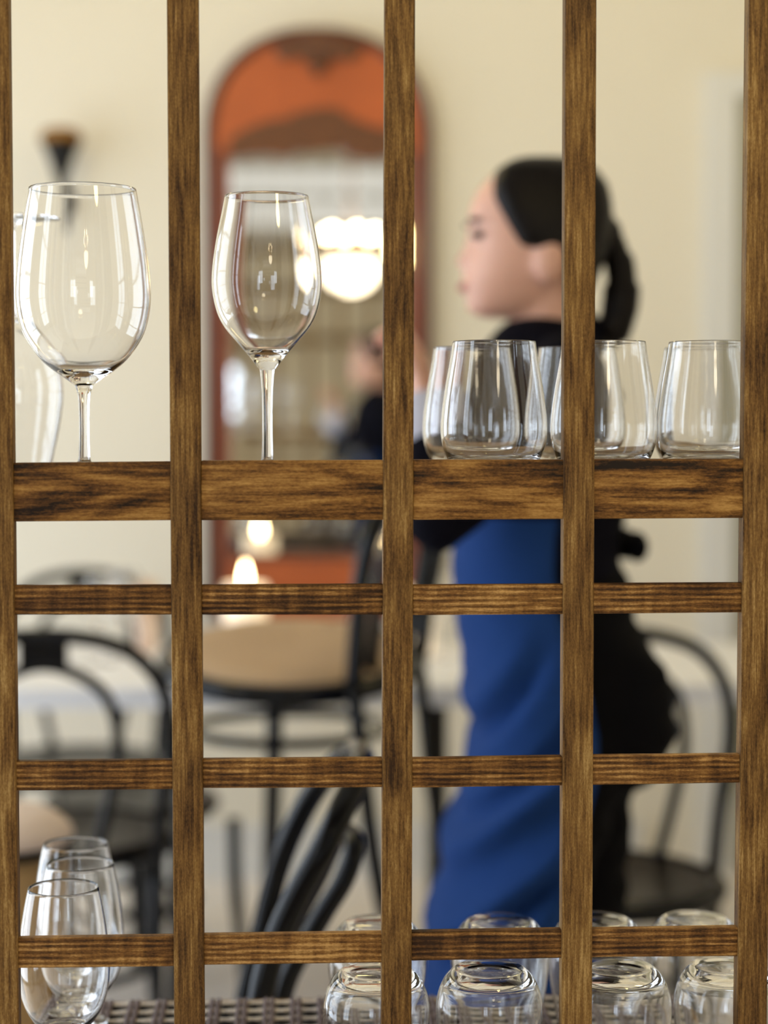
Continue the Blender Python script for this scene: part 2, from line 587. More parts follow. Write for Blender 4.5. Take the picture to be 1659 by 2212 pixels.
MB().box((xl_, YL + 0.016, MATZ - 0.036), (xr_, YL + 0.36, MATZ - 0.010)).build('shelf_board', 'shelf', root, smooth=False)
for (t0, t1), (b0, b1) in posts:      # posts carried down to the plinth
    p = at(*ext(t0, b0, 2350), YL); q = at(*ext(t1, b1, 2350), YL)
    MB().box((p.x, YL, 0.0), (q.x, YL + 0.016, p.z)).build('post_foot', 'post', root, smooth=False)

# ------------------------------------------------------------------ woven placemat
x0m, x1m, y0m, y1m = xl_ + 0.01, xr_ - 0.01, 1.475, 1.785
mat = thing('placemat', ((x0m + x1m) / 2, (y0m + y1m) / 2, MATZ - 0.010), 'woven mauve, cream and black placemat lining the lower shelf', 'placemat')
mo = Vector(mat.location)
MB().box((x0m, y0m, MATZ - 0.0098), (x1m, y1m, MATZ - 0.008)).build('backing', 'black_yarn', mat, smooth=False)
nw = int((x1m - x0m) / 0.026)


def wave_strand(y, phase, r, amp, zc):
    pts = []
    n = nw * 4
    for i in range(n + 1):
        x = x0m + (x1m - x0m) * i / n
        pts.append((x, y, zc + amp * math.cos(2 * math.pi * i / 4 + phase)))
    return MB().tube(pts, r, 6)


k = 0
y = y0m + 0.006
while y < y1m - 0.003:
    if k % 2 == 0:
        wave_strand(y, 0, 0.0038, 0.0008, MATZ - 0.0052).build('weft_cord', 'cream_yarn', mat)
    else:
        wave_strand(y, math.pi, 0.0042, 0.0012, MATZ - 0.0064).build('weft_cord', 'black_yarn', mat)
    y += 0.0125; k += 1
wm = None
for i in range(nw + 1):
    x = x0m + 0.006 + i * 0.026
    if x > x1m - 0.006:
        break
    if wm is None:
        mb = MB()
        for dx in (-0.0030, 0.0030):
            mb.tube([(x + dx, y0m + (y1m - y0m) * q / 24, MATZ - 0.0031 + 0.0005 * math.cos(q * math.pi)) for q in range(25)], 0.0030, 6)
        wm = mb.build('warp_band', 'warp', mat); xw = x
    else:
        c = wm.copy(); COL.objects.link(c); c.parent = mat; c.location = (x - xw, 0, 0)

# ------------------------------------------------------------------ glassware
NSEG = 96


def shell(outer, inner, cut=None):
    return outer, inner


def tumbler_profiles():
    out = spl2([(0.0265, 0.0), (0.0300, 0.0012), (0.0362, 0.0075), (0.0408, 0.016), (0.0436, 0.026), (0.0444, 0.037), (0.0434, 0.051), (0.0412, 0.067), (0.0385, 0.083), (0.0360, 0.097), (0.0345, 0.108)], 6)
    inn = spl2([(0.0336, 0.108), (0.0351, 0.097), (0.0375, 0.083), (0.0401, 0.067), (0.0421, 0.051), (0.0430, 0.037), (0.0421, 0.026), (0.0388, 0.0165), (0.0325, 0.0102), (0.022, 0.0072), (0.010, 0.0062), (0.0, 0.006)], 6)
    return out, inn


tp_o, tp_i = tumbler_profiles()


def make_tumbler(name, loc, label, group, flipz=False):
    t = thing(name, loc, label, 'glass', group)
    c = (0, 0, 0)
    base = [(0.0, 0.0018), (0.012, 0.0014), (0.022, 0.0004)] + [p for p in tp_o if p[1] <= 0.0075 + 1e-6]
    wall = [p for p in tp_o if p[1] >= base[-1][1] - 1e-9]
    rim = [(0.03435, 0.1086), (0.0340, 0.1088), (0.03370, 0.1086)]
    MB().lathe(wall + rim + tp_i, c, NSEG).build('bowl', 'glass', t, origin=(0, 0, 0))
    MB().lathe(base, c, NSEG).build('base', 'glass', t, origin=(0, 0, 0))
    if flipz:
        t.rotation_euler = (math.pi, 0, 0)
    return t


tum = None
TH = 0.1088


def place_tumbler(px, Y, py, label, inverted):
    """px: photo column of the glass axis"""
    global tum
    p = at(px, py, Y)
    z = (MATZ + TH) if inverted else SH
    grp = 'upside-down tumblers on the lower shelf' if inverted else 'stemless tumblers on the upper shelf'
    if tum is None:
        tum = make_tumbler('tumbler', (p.x, Y, z), label, grp)
        return tum
    r = copy_tree(tum, (p.x, Y, z), 0, label, rot=(math.pi, 0, random.uniform(0, 6)) if inverted else (0, 0, random.uniform(0, 6)))
    r['group'] = grp
    return r


place_tumbler(1067, 1.535, 870, 'clear stemless tumbler standing nearest the middle post, in the front of the upper shelf', False)
place_tumbler(1304, 1.535, 870, 'clear stemless tumbler partly hidden behind the fourth lattice post, front of the upper shelf', False)
place_tumbler(1534, 1.535, 870, 'clear stemless tumbler at the right end of the upper shelf, in front', False)
place_tumbler(1020, 1.655, 870, 'clear stemless tumbler standing behind the leftmost front tumbler on the upper shelf', False)
place_tumbler(1247, 1.655, 870, 'clear stemless tumbler in the back row between the two left front tumblers', False)
place_tumbler(1519, 1.655, 870, 'clear stemless tumbler standing behind the right-end tumbler on the upper shelf', False)
place_tumbler(813, 1.508, 2150, 'upside-down tumbler behind the middle post, front row of the lower shelf', True)
place_tumbler(1057, 1.508, 2150, 'upside-down tumbler right of the middle post, front row of the lower shelf', True)
place_tumbler(1335, 1.508, 2150, 'upside-down tumbler right of the fourth post, front row of the lower shelf', True)
place_tumbler(1571, 1.508, 2150, 'upside-down tumbler at the right end of the front row on the lower shelf', True)
place_tumbler(860 - 45, 1.655, 2080, 'upside-down tumbler half hidden by the middle post, back row of the lower shelf', True)
place_tumbler(1080, 1.655, 2080, 'upside-down tumbler in front of the blue apron, back row of the lower shelf', True)
place_tumbler(1290, 1.655, 2080, 'upside-down tumbler behind the fourth post, back row of the lower shelf', True)
place_tumbler(1500, 1.655, 2080, 'upside-down tumbler rightmost in the back row of the lower shelf', True)


def stem_glass(name, loc, bowl, h, zb, foot_r, stem_r, label, group, wall=0.0011, flipz=False, thick=0.011):
    """bowl: (r, z) of the outside from the stem joint to the rim; zb: height where bowl meets stem"""
    t = thing(name, loc, label, 'wine glass', group)
    foot = [(0.0, 0.0012), (foot_r * 0.5, 0.0008), (foot_r - 0.001, 0.0)] + \
           [(foot_r, 0.0006), (foot_r - 0.0002, 0.0014)] + spl2([(foot_r - 0.0015, 0.0018), (foot_r * 0.6, 0.0030), (stem_r * 2.6, 0.0050), (stem_r * 1.45, 0.0085), (stem_r * 1.12, 0.0125)], 6)
    stem = spl2([(stem_r * 1.12, 0.0125), (stem_r, 0.012 + (zb - 0.012) * 0.35), (stem_r * 1.08, 0.012 + (zb - 0.012) * 0.72), (stem_r * 1.35, zb - 0.006), bowl[0]], 6)
    out = spl2(bowl, 7)
    # inner surface: offset inwards, thick at the bottom
    inn = []
    zmin = bowl[0][1] + thick
    pts = []
    for i, (r, z) in enumerate(out):
        a = out[max(0, i - 1)]; b = out[min(len(out) - 1, i + 1)]
        tx, tz = b[0] - a[0], b[1] - a[1]
        l = math.hypot(tx, tz) or 1
        q = max(0.0, min(1.0, (z - bowl[0][1]) / 0.03))
        th = wall + (1 - q) ** 2 * 0.0035
        pts.append((r - th * tz / l, z + th * tx / l))
    pts = [p for p in pts if p[1] > zmin and p[0] > 0.004]
    rlast, zlast = pts[0]
    bottom = [(0.0, zlast - 0.0022), (rlast * 0.5, zlast - 0.0017)]
    inn = list(reversed(bottom + pts))
    rr, rz = out[-1]
    rim = [(rr - wall * 0.3, rz + 0.0004), (rr - wall * 0.7, rz + 0.0004)]
    MB().lathe(out + rim + inn, (0, 0, 0), NSEG).build('bowl', 'glass', t, origin=(0, 0, 0))
    MB().lathe(stem, (0, 0, 0), 40).build('stem', 'glass', t, origin=(0, 0, 0))
    MB().lathe(foot, (0, 0, 0), 72).build('foot', 'glass', t, origin=(0, 0, 0))
    if flipz:
        t.rotation_euler = (math.pi, 0, 0)
    return t


SA = 2564.0
YA = 1.56
pxA = [(826, 20), (818, 30), (806, 48), (792, 67), (775, 87), (750, 108), (720, 126), (690, 136), (655, 142), (620, 143), (570, 139), (520, 132.5), (460, 123), (408, 113.5)]
pA = at(178, 408, YA)
hA = pA.z - SH
bowlA = [(w / SA, hA - (y - 408) / SA) for y, w in pxA]
stem_glass('wine_glass', (pA.x, YA, SH), bowlA, hA, bowlA[0][1], 0.0475, 0.0042, 'large round empty wine glass at the left of the upper shelf, the biggest one', None, thick=0.013)
pxB = [(794, 16), (785, 24), (770, 35), (749, 53), (728, 71), (705, 90), (680, 104), (650, 113), (615, 118), (580, 117), (540, 112), (500, 105), (460, 96.5), (424, 89.5)]
pB = at(576, 424, YA)
hB = pB.z - SH
bowlB = [(w / SA, hB - (y - 424) / SA) for y, w in pxB]
stem_glass('wine_glass', (pB.x, YA, SH), bowlB, hB, bowlB[0][1], 0.040, 0.0042, 'slender empty wine glass standing in front of the arched mirror', None, thick=0.016)
pC = at(22, 700, 1.73)
stem_glass('wine_glass', (pC.x, 1.73, SH + hB), [(r * 1.04, z) for r, z in bowlB], hB, bowlB[0][1], 0.0450, 0.0046, 'upside-down wine glass, foot in the air, behind the large glass at the left edge', None, flipz=True)
# short stemmed glasses, lower left
zt = 0.8800 - MATZ
bowlD = [(0.0062, zt - 0.130), (0.0135, zt - 0.1245), (0.0225, zt - 0.1165), (0.0300, zt - 0.1060), (0.0355, zt - 0.0920), (0.0382, zt - 0.0750), (0.0380, zt - 0.0580), (0.0362, zt - 0.0380), (0.0332, zt - 0.0180), (0.0296, zt)]
for px, py, Y, lab in ((137, 1910, 1.552, 'short stemmed glass nearest the front at the lower left'), (173, 1860, 1.636, 'short stemmed glass in the middle of three at the lower left'), (163, 1820, 1.716, 'short stemmed glass farthest back of three at the lower left')):
    p = at(px, py, Y)
    stem_glass('wine_glass', (p.x, Y, MATZ), bowlD, zt, bowlD[0][1], 0.029, 0.0042, lab, 'short stemmed glasses on the placemat')

# ------------------------------------------------------------------ arched mirror on the back wall
YM = YB - 0.035
mL, mR = at(445, 700, YM).x, at(930, 700, YM).x
mz_top, mz_spring, mz_bot = at(688, 62, YM).z, at(688, 300, YM).z, at(688, 1335, YM).z
mcx = (mL + mR) / 2; mhw = (mR - mL) / 2
gz_top, gz_bot = at(688, 345, YM).z, at(688, 1196, YM).z
gL, gR = at(497, 700, YM).x, at(878, 700, YM).x
mr = thing('wall_mirror', (mcx, YM, mz_bot), 'tall arched mahogany mirror with carved crest hanging on the cream wall', 'mirror')


def arch(hw, ztop, zs, n=40, pw=2.25):
    pts = []
    for i in range(n + 1):
        a = math.pi * i / n
        c, s_ = math.cos(a), math.sin(a)
        pts.append((mcx + hw * math.copysign(abs(c) ** (2 / pw), c), zs + (ztop - zs) * abs(s_) ** (2 / pw)))
    return pts


arc = arch(mhw - 0.014, mz_top - 0.014, mz_spring)
path = [(mcx + mhw - 0.014, YM - 0.005, mz_bot)] + [(x, YM - 0.005, z) for x, z in arc] + [(mcx - mhw + 0.014, YM - 0.005, mz_bot)]
MB().tube(path, 0.017, 10).build('moulding', 'mahog_dark', mr)
# backing panel (arch shaped) and veneer
arc2 = arch(mhw - 0.02, mz_top - 0.02, mz_spring)
scal = [(gL + (gR - gL) * i / 24, gz_top + 0.012 * abs(math.sin(i / 24 * math.pi * 2.5)) + (0.018 if 8 < i < 16 else 0)) for i in range(25)]


def prism(loop, y0, y1):
    n = len(loop)
    vs = [(x, y0, z) for x, z in loop] + [(x, y1, z) for x, z in loop]
    fs = [tuple(range(n)), tuple(reversed(range(n, 2 * n)))] + [(i, n + i, n + (i + 1) % n, (i + 1) % n) for i in range(n)]
    return MB().add(vs, fs)


loop = arc2 + [(mcx - mhw + 0.02, gz_top)] + scal + [(mcx + mhw - 0.02, gz_top)]
prism([(x, z) for x, z in reversed(loop)], YM - 0.012, YB - 0.002).build('arch_panel', 'orange', mr, smooth=False)
# darker carved lower edge of the panel, following the scallops
edge = [(x, z) for x, z in scal] + [(x, z + 0.055 + 0.055 * math.sin(i / 24 * math.pi)) for i, (x, z) in reversed(list(enumerate(scal)))]
prism(edge, YM - 0.020, YM - 0.0121).build('scalloped_rail', 'carve', mr, smooth=False)
for x0, x1 in ((mcx - mhw + 0.02, gL), (gR, mcx + mhw - 0.02)):
    MB().box((x0, YM - 0.014, mz_bot), (x1, YB - 0.002, gz_top + 0.02)).build('stile', 'mahog', mr, smooth=False)
MB().box((gL, YM - 0.014, mz_bot), (gR, YB - 0.002, gz_bot)).build('bottom_rail', 'orange', mr, smooth=False)
MB().box((gL, YM - 0.022, gz_bot - 0.012), (gR, YM - 0.0141, gz_bot)).build('bead', 'mahog_dark', mr, smooth=False)
MB().box((gL, YM + 0.004, gz_bot), (gR, YB - 0.002, gz_top + 0.045)).build('mirror_glass', 'mirror', mr, smooth=False)
# carved crest: leaves and berries
cz = at(690, 110, YM).z
for i in range(9):
    a = (i - 4) / 4.0
    lx = mcx + a * 0.095
    lz = cz + 0.028 * (1 - abs(a)) - 0.008
    MB().ball((lx, YM - 0.02, lz), (0.019, 0.014, 0.028), 10, 8, Matrix.Rotation(a * 0.9, 3, 'Y')).build('carved_leaf', 'carve', mr)
for (dx, dz, r) in ((-0.02, -0.03, 0.017), (0.022, -0.03, 0.018), (0, -0.055, 0.02), (0, -0.02, 0.02), (-0.045, -0.012, 0.014), (0.05, -0.012, 0.014)):
    MB().ball((mcx + dx, YM - 0.022, cz + dz), r, 10, 8).build('carved_berry', 'carve', mr)

# ------------------------------------------------------------------ wall sconce
ps = at(132, 330, YB - 0.1)
scn = thing('wall_sconce', (ps.x, YB - 0.1, ps.z - 0.20), 'dark flared torch sconce on the cream wall at the left', 'sconce')
MB().lathe(spl2([(0.0, -0.21), (0.010, -0.205), (0.009, -0.14), (0.012, -0.09), (0.024, -0.045), (0.040, 0.0), (0.056, 0.03)]) + [(0.053, 0.031)] + spl2([(0.030, 0.0), (0.012, -0.04), (0.0, -0.05)]), (ps.x, YB - 0.1, ps.z), 24).build('cup', 'iron', scn)
MB().lathe(spl2([(0.0, 0.018), (0.04, 0.02), (0.058, 0.034), (0.045, 0.060), (0.0, 0.068)]), (ps.x, YB - 0.1, ps.z), 20).build('dried_flowers', 'brass', scn)
MB().tube([(ps.x, YB - 0.1, ps.z - 0.12), (ps.x, YB - 0.05, ps.z - 0.16), (ps.x, YB - 0.004, ps.z - 0.12)], 0.006, 8).build('bracket', 'iron', scn)
MB().ball((ps.x, YB - 0.004, ps.z - 0.12), (0.022, 0.004, 0.04), 14, 8).build('wall_plate', 'iron', scn)

# ------------------------------------------------------------------ tables along the wall
TY0, TY1, TZ = 3.66, 4.36, 0.745
tx = [-1.50, at(700, 1480, TY0).x, at(1250, 1480, TY0).x, 2.6]
labs = ['white linen table at the left behind the black hoop-back chair', 'white linen table below the arched mirror with candles', 'white linen table at the right behind the person']
for i in range(3):
    a, b = tx[i] + 0.004, tx[i + 1] - 0.004
    t = thing('dining_table', ((a + b) / 2, (TY0 + TY1) / 2, 0), labs[i], 'table', 'dining tables along the back wall')
    MB().box((a + 0.015, TY0 + 0.015, TZ - 0.03), (b - 0.015, TY1 - 0.015, TZ - 0.004)).build('table_top', 'shelf', t, smooth=False)
    mb = MB()
    n = 24
    mb.box((a, TY0, TZ - 0.003), (b, TY1, TZ))
    mb.box((a, TY0, TZ - 0.04), (b, TY0 + 0.003, TZ - 0.003)).box((a, TY1 - 0.003, TZ - 0.04), (b, TY1, TZ - 0.003))
    mb.build('tablecloth', 'cloth', t, smooth=False)
    for xx in (a + 0.12, b - 0.12):
        for yy in (TY0 + 0.12, TY1 - 0.12):
            pass
    cx_ = (a + b) / 2 if i != 1 else (a + b) / 2
    MB().lathe([(0.0, 0.0), (0.20, 0.0), (0.20, 0.012), (0.03, 0.035), (0.022, 0.06), (0.022, TZ - 0.03), (0.0, TZ - 0.03)], (cx_, TY1 - 0.33, 0), 24, flip=True).build('pedestal', 'iron', t)


def candle(px, py, Y, r, h, label, lit=True):
    """pillar candle in a glass cup, flame at the given photo position"""
    p = at(px, py, Y)
    t = thing('candle', (p.x, Y, TZ), label, 'candle', 'candles on the white tables')
    top = TZ + h
    MB().lathe([(0.0, 0.004), (r, 0.004), (r, h - 0.004), (r - 0.004, h), (0.004, h - 0.006), (0.0, h - 0.006)], (p.x, Y, TZ), 28).build('wax', 'wax' if lit else 'wax_dim', t)
    if lit:
        MB().lathe(spl2([(0.0, 0.0), (0.006, 0.006), (0.0095, 0.018), (0.006, 0.036), (0.0, 0.055)]), (p.x, Y, top + 0.002), 14).build('flame', 'flame', t)
    MB().tube([(p.x, Y, top - 0.007), (p.x, Y, top + 0.004)], 0.0015, 6).build('wick', 'iron', t)
    g0, g1 = r + 0.001, r + 0.004
    MB().lathe([(0.0, 0.0), (g1 * 0.9, 0.0), (g1, 0.01), (g1, h + 0.004), (g0, h + 0.004), (g0, 0.003), (0.0, 0.003)], (p.x, Y, TZ), 32).build('holder', 'wax' if lit else 'wax_dim', t)
    return t


candle(530, 1215, 4.20, 0.046, 0.155, 'large lit white candle in a frosted holder below the mirror')
candle(905, 1220, 4.22, 0.026, 0.145, 'small lit candle right of the middle post beside the person')
candle(316, 1250, 4.25, 0.020, 0.16, 'slim unlit candle, glow painted as peach wax, on the left table beside two wine glasses', lit=False)

# two wine glasses on the left table
bowlT = [(0.006, 0.085), (0.020, 0.092), (0.033, 0.108), (0.037, 0.13), (0.035, 0.16), (0.030, 0.19)]
for px, Y, lab in ((216, 4.06, 'blurred wine glass on the left white table, left one of the pair'), (268, 4.22, 'blurred wine glass on the left white table, right one of the pair'), (940, 4.1, 'blurred wine glass on the table beside the person waist')):
    p = at(px, 1300, Y)
    stem_glass('wine_glass', (p.x, Y, TZ), bowlT, 0.19, 0.085, 0.034, 0.004, lab, 'table wine glasses')

# ------------------------------------------------------------------ bentwood chairs
CH = {}


def mirror_pts(pts):
    return [(-x, y, z) for x, y, z in pts]


def make_chair(loc, label, seat_mat='dark_seat', seat_z=0.46, top=0.88, hw=0.205, name='bentwood_chair', ring_z=0.25, rot=0.0, lean=0.09, seat_r=0.205, group='black bentwood chairs', inner_off=0.0, inner_drop=0.055, back=True, tilt=0.0, dome=0.002, splay=0.085, tube_r=0.0135, fl=(0.14, 0.72, 0.025), custom=None):
    """faces +Y locally; back at -Y"""
    t = thing(name, loc, label, 'chair', group)
    O = (0, 0, 0)
    sz = seat_z
    yb = -seat_r * 0.86
    # back hoop from seat to seat
    side = [(hw * 0.88, yb, sz - 0.03), (hw * 0.93, yb - 0.012, sz + (top - sz) * 0.25), (hw * 1.0, yb - lean * 0.45, sz + (top - sz) * 0.55), (hw * 0.93, yb - lean * 0.72, sz + (top - sz) * 0.78), (hw * 0.62, yb - lean * 0.93, sz + (top - sz) * 0.945)]
    hoop = side + [(0, yb - lean, top)] + [(-x, y, z) for x, y, z in reversed(side)]
    if custom:
        inv = Matrix.Rotation(-rot, 3, 'Z')
        hoop = [tuple(inv @ (v - Vector(loc))) for v in custom[0]]
    if back:
        bh = MB().tube(spline(hoop, 7), tube_r, 10).build('back_hoop', 'black', t, origin=O)
        ih, it = hw * 0.58, top - inner_drop
        inner = [(ih * 0.62, yb + 0.005, sz - 0.01), (ih * 0.86, yb - 0.014, sz + (it - sz) * 0.3), (ih * 1.0, yb - lean * 0.45, sz + (it - sz) * 0.6), (ih * 0.78, yb - lean * 0.72, sz + (it - sz) * 0.87)]
        inn = inner + [(0, yb - lean * 0.86, it)] + [(-x, y, z) for x, y, z in reversed(inner)]
        inn = [(x, y - inner_off * max(0, min(1, (z - sz) / 0.1)), z) for x, y, z in inn]
        if custom:
            inn = [tuple(inv @ (v - Vector(loc))) for v in custom[1]]
        MB().tube(spline(inn, 7), tube_r * 0.8, 10).build('inner_hoop', 'black', t, origin=O)
        if not inner_off:
            MB().box((-0.042, yb - lean * 0.95, it - 0.004), (0.042, yb - lean * 0.95 + 0.012, top - 0.005)).build('hoop_block', 'black', bh, origin=O, smooth=False)
    # seat
    wx, wy = math.sin(rot), math.cos(rot)        # the room's +Y in the chair's own axes

    def tl(mb):
        for v in mb.v:
            v.z += tilt * (v.x * wx + v.y * wy)
        return mb
    st_ = tl(MB().lathe(spl2([(0.0, -0.016), (seat_r - 0.012, -0.016)], 2) + spl2([(seat_r - 0.008, 0.0), (seat_r * 0.85, dome * 0.6), (seat_r * 0.5, dome * 0.95 - 0.004), (0.0, dome - 0.008)], 4), (0, 0, sz), 40)).build('seat', seat_mat, t, origin=O)
    tl(MB().tube([(seat_r * math.cos(a * math.pi / 20), seat_r * math.sin(a * math.pi / 20), sz - 0.012) for a in range(40)], 0.019, 10, closed=True)).build('seat_rim', 'black', st_, origin=O)
    # legs
    for s in (1, -1):
        MB().tube(spline([(s * fl[0], seat_r * fl[1], sz - 0.02), (s * (fl[0] + 0.01), seat_r * fl[1] + 0.016, sz * 0.5), (s * (fl[0] + fl[2]), seat_r * fl[1] + 0.05, 0.0)], 6), [0.017] * 7 + [0.013] * 6, 10).build('leg', 'black', t, origin=O)
        MB().tube(spline([(s * hw * 0.88, yb, sz - 0.03), (s * hw * 0.87, yb - splay * 0.3, sz * 0.55), (s * hw * 0.93, yb - splay, 0.0)], 6), [0.0145] * 7 + [0.0125] * 6, 10).build('leg', 'black', t, origin=O)
    rr = seat_r * 0.80
    MB().tube([(rr * math.cos(a * math.pi / 20), rr * math.sin(a * math.pi / 20) * 0.98, ring_z) for a in range(40)], 0.0095, 8, closed=True).build('leg_ring', 'black', t, origin=O)
    t.rotation_euler = (0, 0, rot)
    return t


R = math.radians
# chair with its back to us, at the left table
p = at(92, 1372, 3.22)
make_chair((p.x, 3.22 + 0.265, 0), 'black hoop-back bentwood chair with its back to us at the left table', top=p.z, hw=0.215, rot=0.0, seat_z=0.50)
# chair across the left table, facing us
p = at(187, 1238, 4.70)
make_chair((p.x, 4.70 - 0.26, 0), 'black bentwood chair on the far side of the left table, facing us', top=p.z, rot=R(180))
# chair at the right, behind the person
p = at(1395, 1366, 3.50)
make_chair((p.x - 0.125, 3.50 - 0.25, 0), 'black hoop-back bentwood chair at the right behind the person', top=p.z, hw=0.20, rot=R(160))
# near chair leaning in from the left, seen from the side
p = at(772, 1622, 2.2)
fa, ne = 2.36, 2.03
outer = [at(497, 2330, fa), at(533, 2150, fa), at(566, 2010, fa), at(606, 1860, fa), at(662, 1735, fa - 0.03), at(724, 1652, fa - 0.09), at(772, 1622, 2.2), at(780, 1660, ne + 0.07), at(742, 1742, ne + 0.02), at(696, 1838, ne), at(645, 1930, ne), at(604, 2020, ne), at(566, 2150, ne), at(520, 2460, ne)]
inner = [at(545, 2320, 2.26), at(600, 2110, 2.27), at(640, 1990, 2.28), at(690, 1890, 2.27), at(728, 1812, 2.24), at(757, 1802, 2.18), at(766, 1832, 2.13), at(742, 1902, 2.12), at(700, 1970, 2.12), at(655, 2050, 2.12), at(610, 2150, 2.13), at(570, 2380, 2.13)]
make_chair((outer[0].x - 0.105, 2.195, 0), 'black bentwood chair seen from the side, nearest the shelf at bottom centre', top=p.z, hw=0.185, rot=R(90), lean=0.17, inner_off=0.045, tube_r=0.0155, custom=(outer, inner))
# low stool pushed under the left table
p = at(285, 1750, 3.95)
make_chair((p.x, 3.95, 0), 'low black bentwood stool pushed under the left table', top=0.5, name='stool', back=False, seat_z=0.47, seat_r=0.17, rot=R(20))

# bar stool below the mirror, facing left
YS = 3.395
p = at(625, 1412, YS)
sz = p.z
st = make_chair((p.x, YS, 0), 'tall black bentwood bar chair with taupe seat below the mirror', seat_mat='cane', seat_z=sz, top=1.16, hw=0.185, name='bar_chair', ring_z=at(632, 1572, YS).z, rot=R(66), lean=0.06, seat_r=0.225, group=None, tilt=0.15, dome=0.03, splay=0.16, tube_r=0.0165, fl=(0.185, 0.50, 0.0))

# round side table at lower left
p = at(-8, 1800, 2.7)
rt = thing('side_table', (p.x, 2.7, 0), 'round cream-topped wicker side table at the lower left edge', 'table')
zt_ = at(60, 1846, 2.6).z
MB().lathe(spl2([(0.108, 0.0), (0.112, 0.006), (0.106, 0.020), (0.08, 0.040), (0.04, 0.049), (0.0, 0.051)]) , (p.x, 2.7, zt_), 36).build('cushion', 'cream_top', rt)
MB().lathe([(0.0, -0.012), (0.112, -0.012), (0.112, 0.0), (0.0, 0.0)], (p.x, 2.7, zt_), 36).build('top', 'black', rt)
MB().lathe(spl2([(0.0, 0.0), (0.10, 0.0), (0.11, 0.10), (0.07, zt_ * 0.6), (0.10, zt_ - 0.012)]) + [(0.0, zt_ - 0.012)], (p.x, 2.7, 0), 36).build('wicker_base', 'wicker', rt)

# ------------------------------------------------------------------ the person
YP = 2.65


def Wp(px, py, dy=0.0):
    q = at(px, py, YP)
    return Vector((q.x, YP + dy, q.z))


def remesh(mb, name, mat, parent, voxel, smooth_it=4, post=None):
    me = bpy.data.meshes.new(name + '_raw')
    org = parent.location if parent else Vector((0, 0, 0))
    me.from_pydata([v - org for v in mb.v], [], mb.f)
    o = bpy.data.objects.new(name + '_raw', me)
    COL.objects.link(o)
    md = o.modifiers.new('r', 'REMESH'); md.mode = 'VOXEL'; md.voxel_size = voxel
    ms = o.modifiers.new('s', 'SMOOTH'); ms.factor = 0.5; ms.iterations = smooth_it
    dg = bpy.context.evaluated_depsgraph_get()
    me2 = bpy.data.meshes.new_from_object(o.evaluated_get(dg))
    bpy.data.objects.remove(o); bpy.data.meshes.remove(me)
    me2.name = name
    if post:
        for v in me2.vertices:
            v.co = post(v.co + org) - org
    me2.polygons.foreach_set('use_smooth', [True] * len(me2.polygons))
    me2.materials.clear(); me2.materials.append(M[mat])
    r = bpy.data.objects.new(name, me2)
    COL.objects.link(r); r.parent = parent
    return r


base = Wp(1200, 2000); base.z = 0
per = thing('person', base, 'dark-haired person with ponytail in navy top and blue apron, walking left in profile', 'person')


def head(mb):
    lev = [(352, 1130, 1215, .030), (362, 1095, 1250, .050), (385, 1055, 1280, .064), (420, 1026, 1302, .073), (455, 1014, 1308, .077), (485, 1011, 1308, .077), (510, 1016, 1305, .076), (540, 1016, 1298, .074), (565, 1013, 1288, .071), (592, 1009, 1272, .067), (612, 1004, 1258, .062), (628, 1005, 1244, .058), (645, 1012, 1232, .054), (662, 1010, 1215, .048), (678, 1020, 1200, .038), (688, 1045, 1190, .026)]
    nose = {485: 0, 510: 7, 540: 18, 565: 32, 592: 6}
    lips = {592: 0, 612: 8, 628: 8, 645: 1, 662: 5}
    n = 40
    vs, fs = [], []
    for (y, f, b, w) in lev:
        c = (f + b) / 2
        for k in range(n):
            a = 2 * math.pi * k / n
            ca, sa = math.cos(a), math.sin(a)
            pw = 2 / 2.3
            xo = (b - f) / 2 * math.copysign(abs(ca) ** pw, ca)
            yo = w * math.copysign(abs(sa) ** pw, sa)
            px = c - xo
            if ca > 0:
                px -= nose.get(y, 0) * math.exp(-(yo / 0.012) ** 2) + lips.get(y, 0) * math.exp(-(yo / 0.022) ** 2)
                if y in (510, 540):
                    px += 6 * math.exp(-((abs(yo) - 0.032) / 0.014) ** 2)
            vs.append(Wp(px, y, yo))
    m = len(lev)
    for i in range(m - 1):
        for k in range(n):
            l = (k + 1) % n
            fs.append((i * n + k, (i + 1) * n + k, (i + 1) * n + l, i * n + l))
    fs.append(tuple(range(n)))
    fs.append(tuple(reversed(range((m - 1) * n, m * n))))
    mb.add(vs, fs)


SHL, SHR = Wp(1190, 830, -0.155), Wp(1195, 830, 0.155)
ELL, WRL = Wp(925, 1112, -0.20), Wp(905, 880, -0.11)
ELR, WRR = Wp(1335, 1180, 0.19), Wp(1235, 1400, 0.245)
HPL, HPR = Wp(1215, 1560, -0.085), Wp(1262, 1560, 0.085)
KNL, KNR = Wp(1060, 2110, -0.085), Wp(1262, 2110, 0.085)
ANL = Vector((KNL.x + 0.02, KNL.y, 0.09)); ANR = Vector((KNR.x + 0.10, KNR.y, 0.10))


def torso(mb, g):
    mb.ball(Wp(1168, 930), (0.112 + g, 0.150 + g, 0.155 + g), 24, 16)
    mb.ball(Wp(1165, 1060), (0.112 + g, 0.135 + g, 0.150 + g), 24, 16)
    mb.ball(Wp(1168, 1230), (0.104 + g, 0.128 + g, 0.150 + g), 24, 16)
    mb.capsule(SHL, SHR, 0.050 + g, 0.050 + g)
    mb.capsule(Wp(1200, 822, -0.04), SHL, 0.044 + g, 0.052 + g)
    mb.capsule(Wp(1200, 822, 0.04), SHR, 0.044 + g, 0.052 + g)


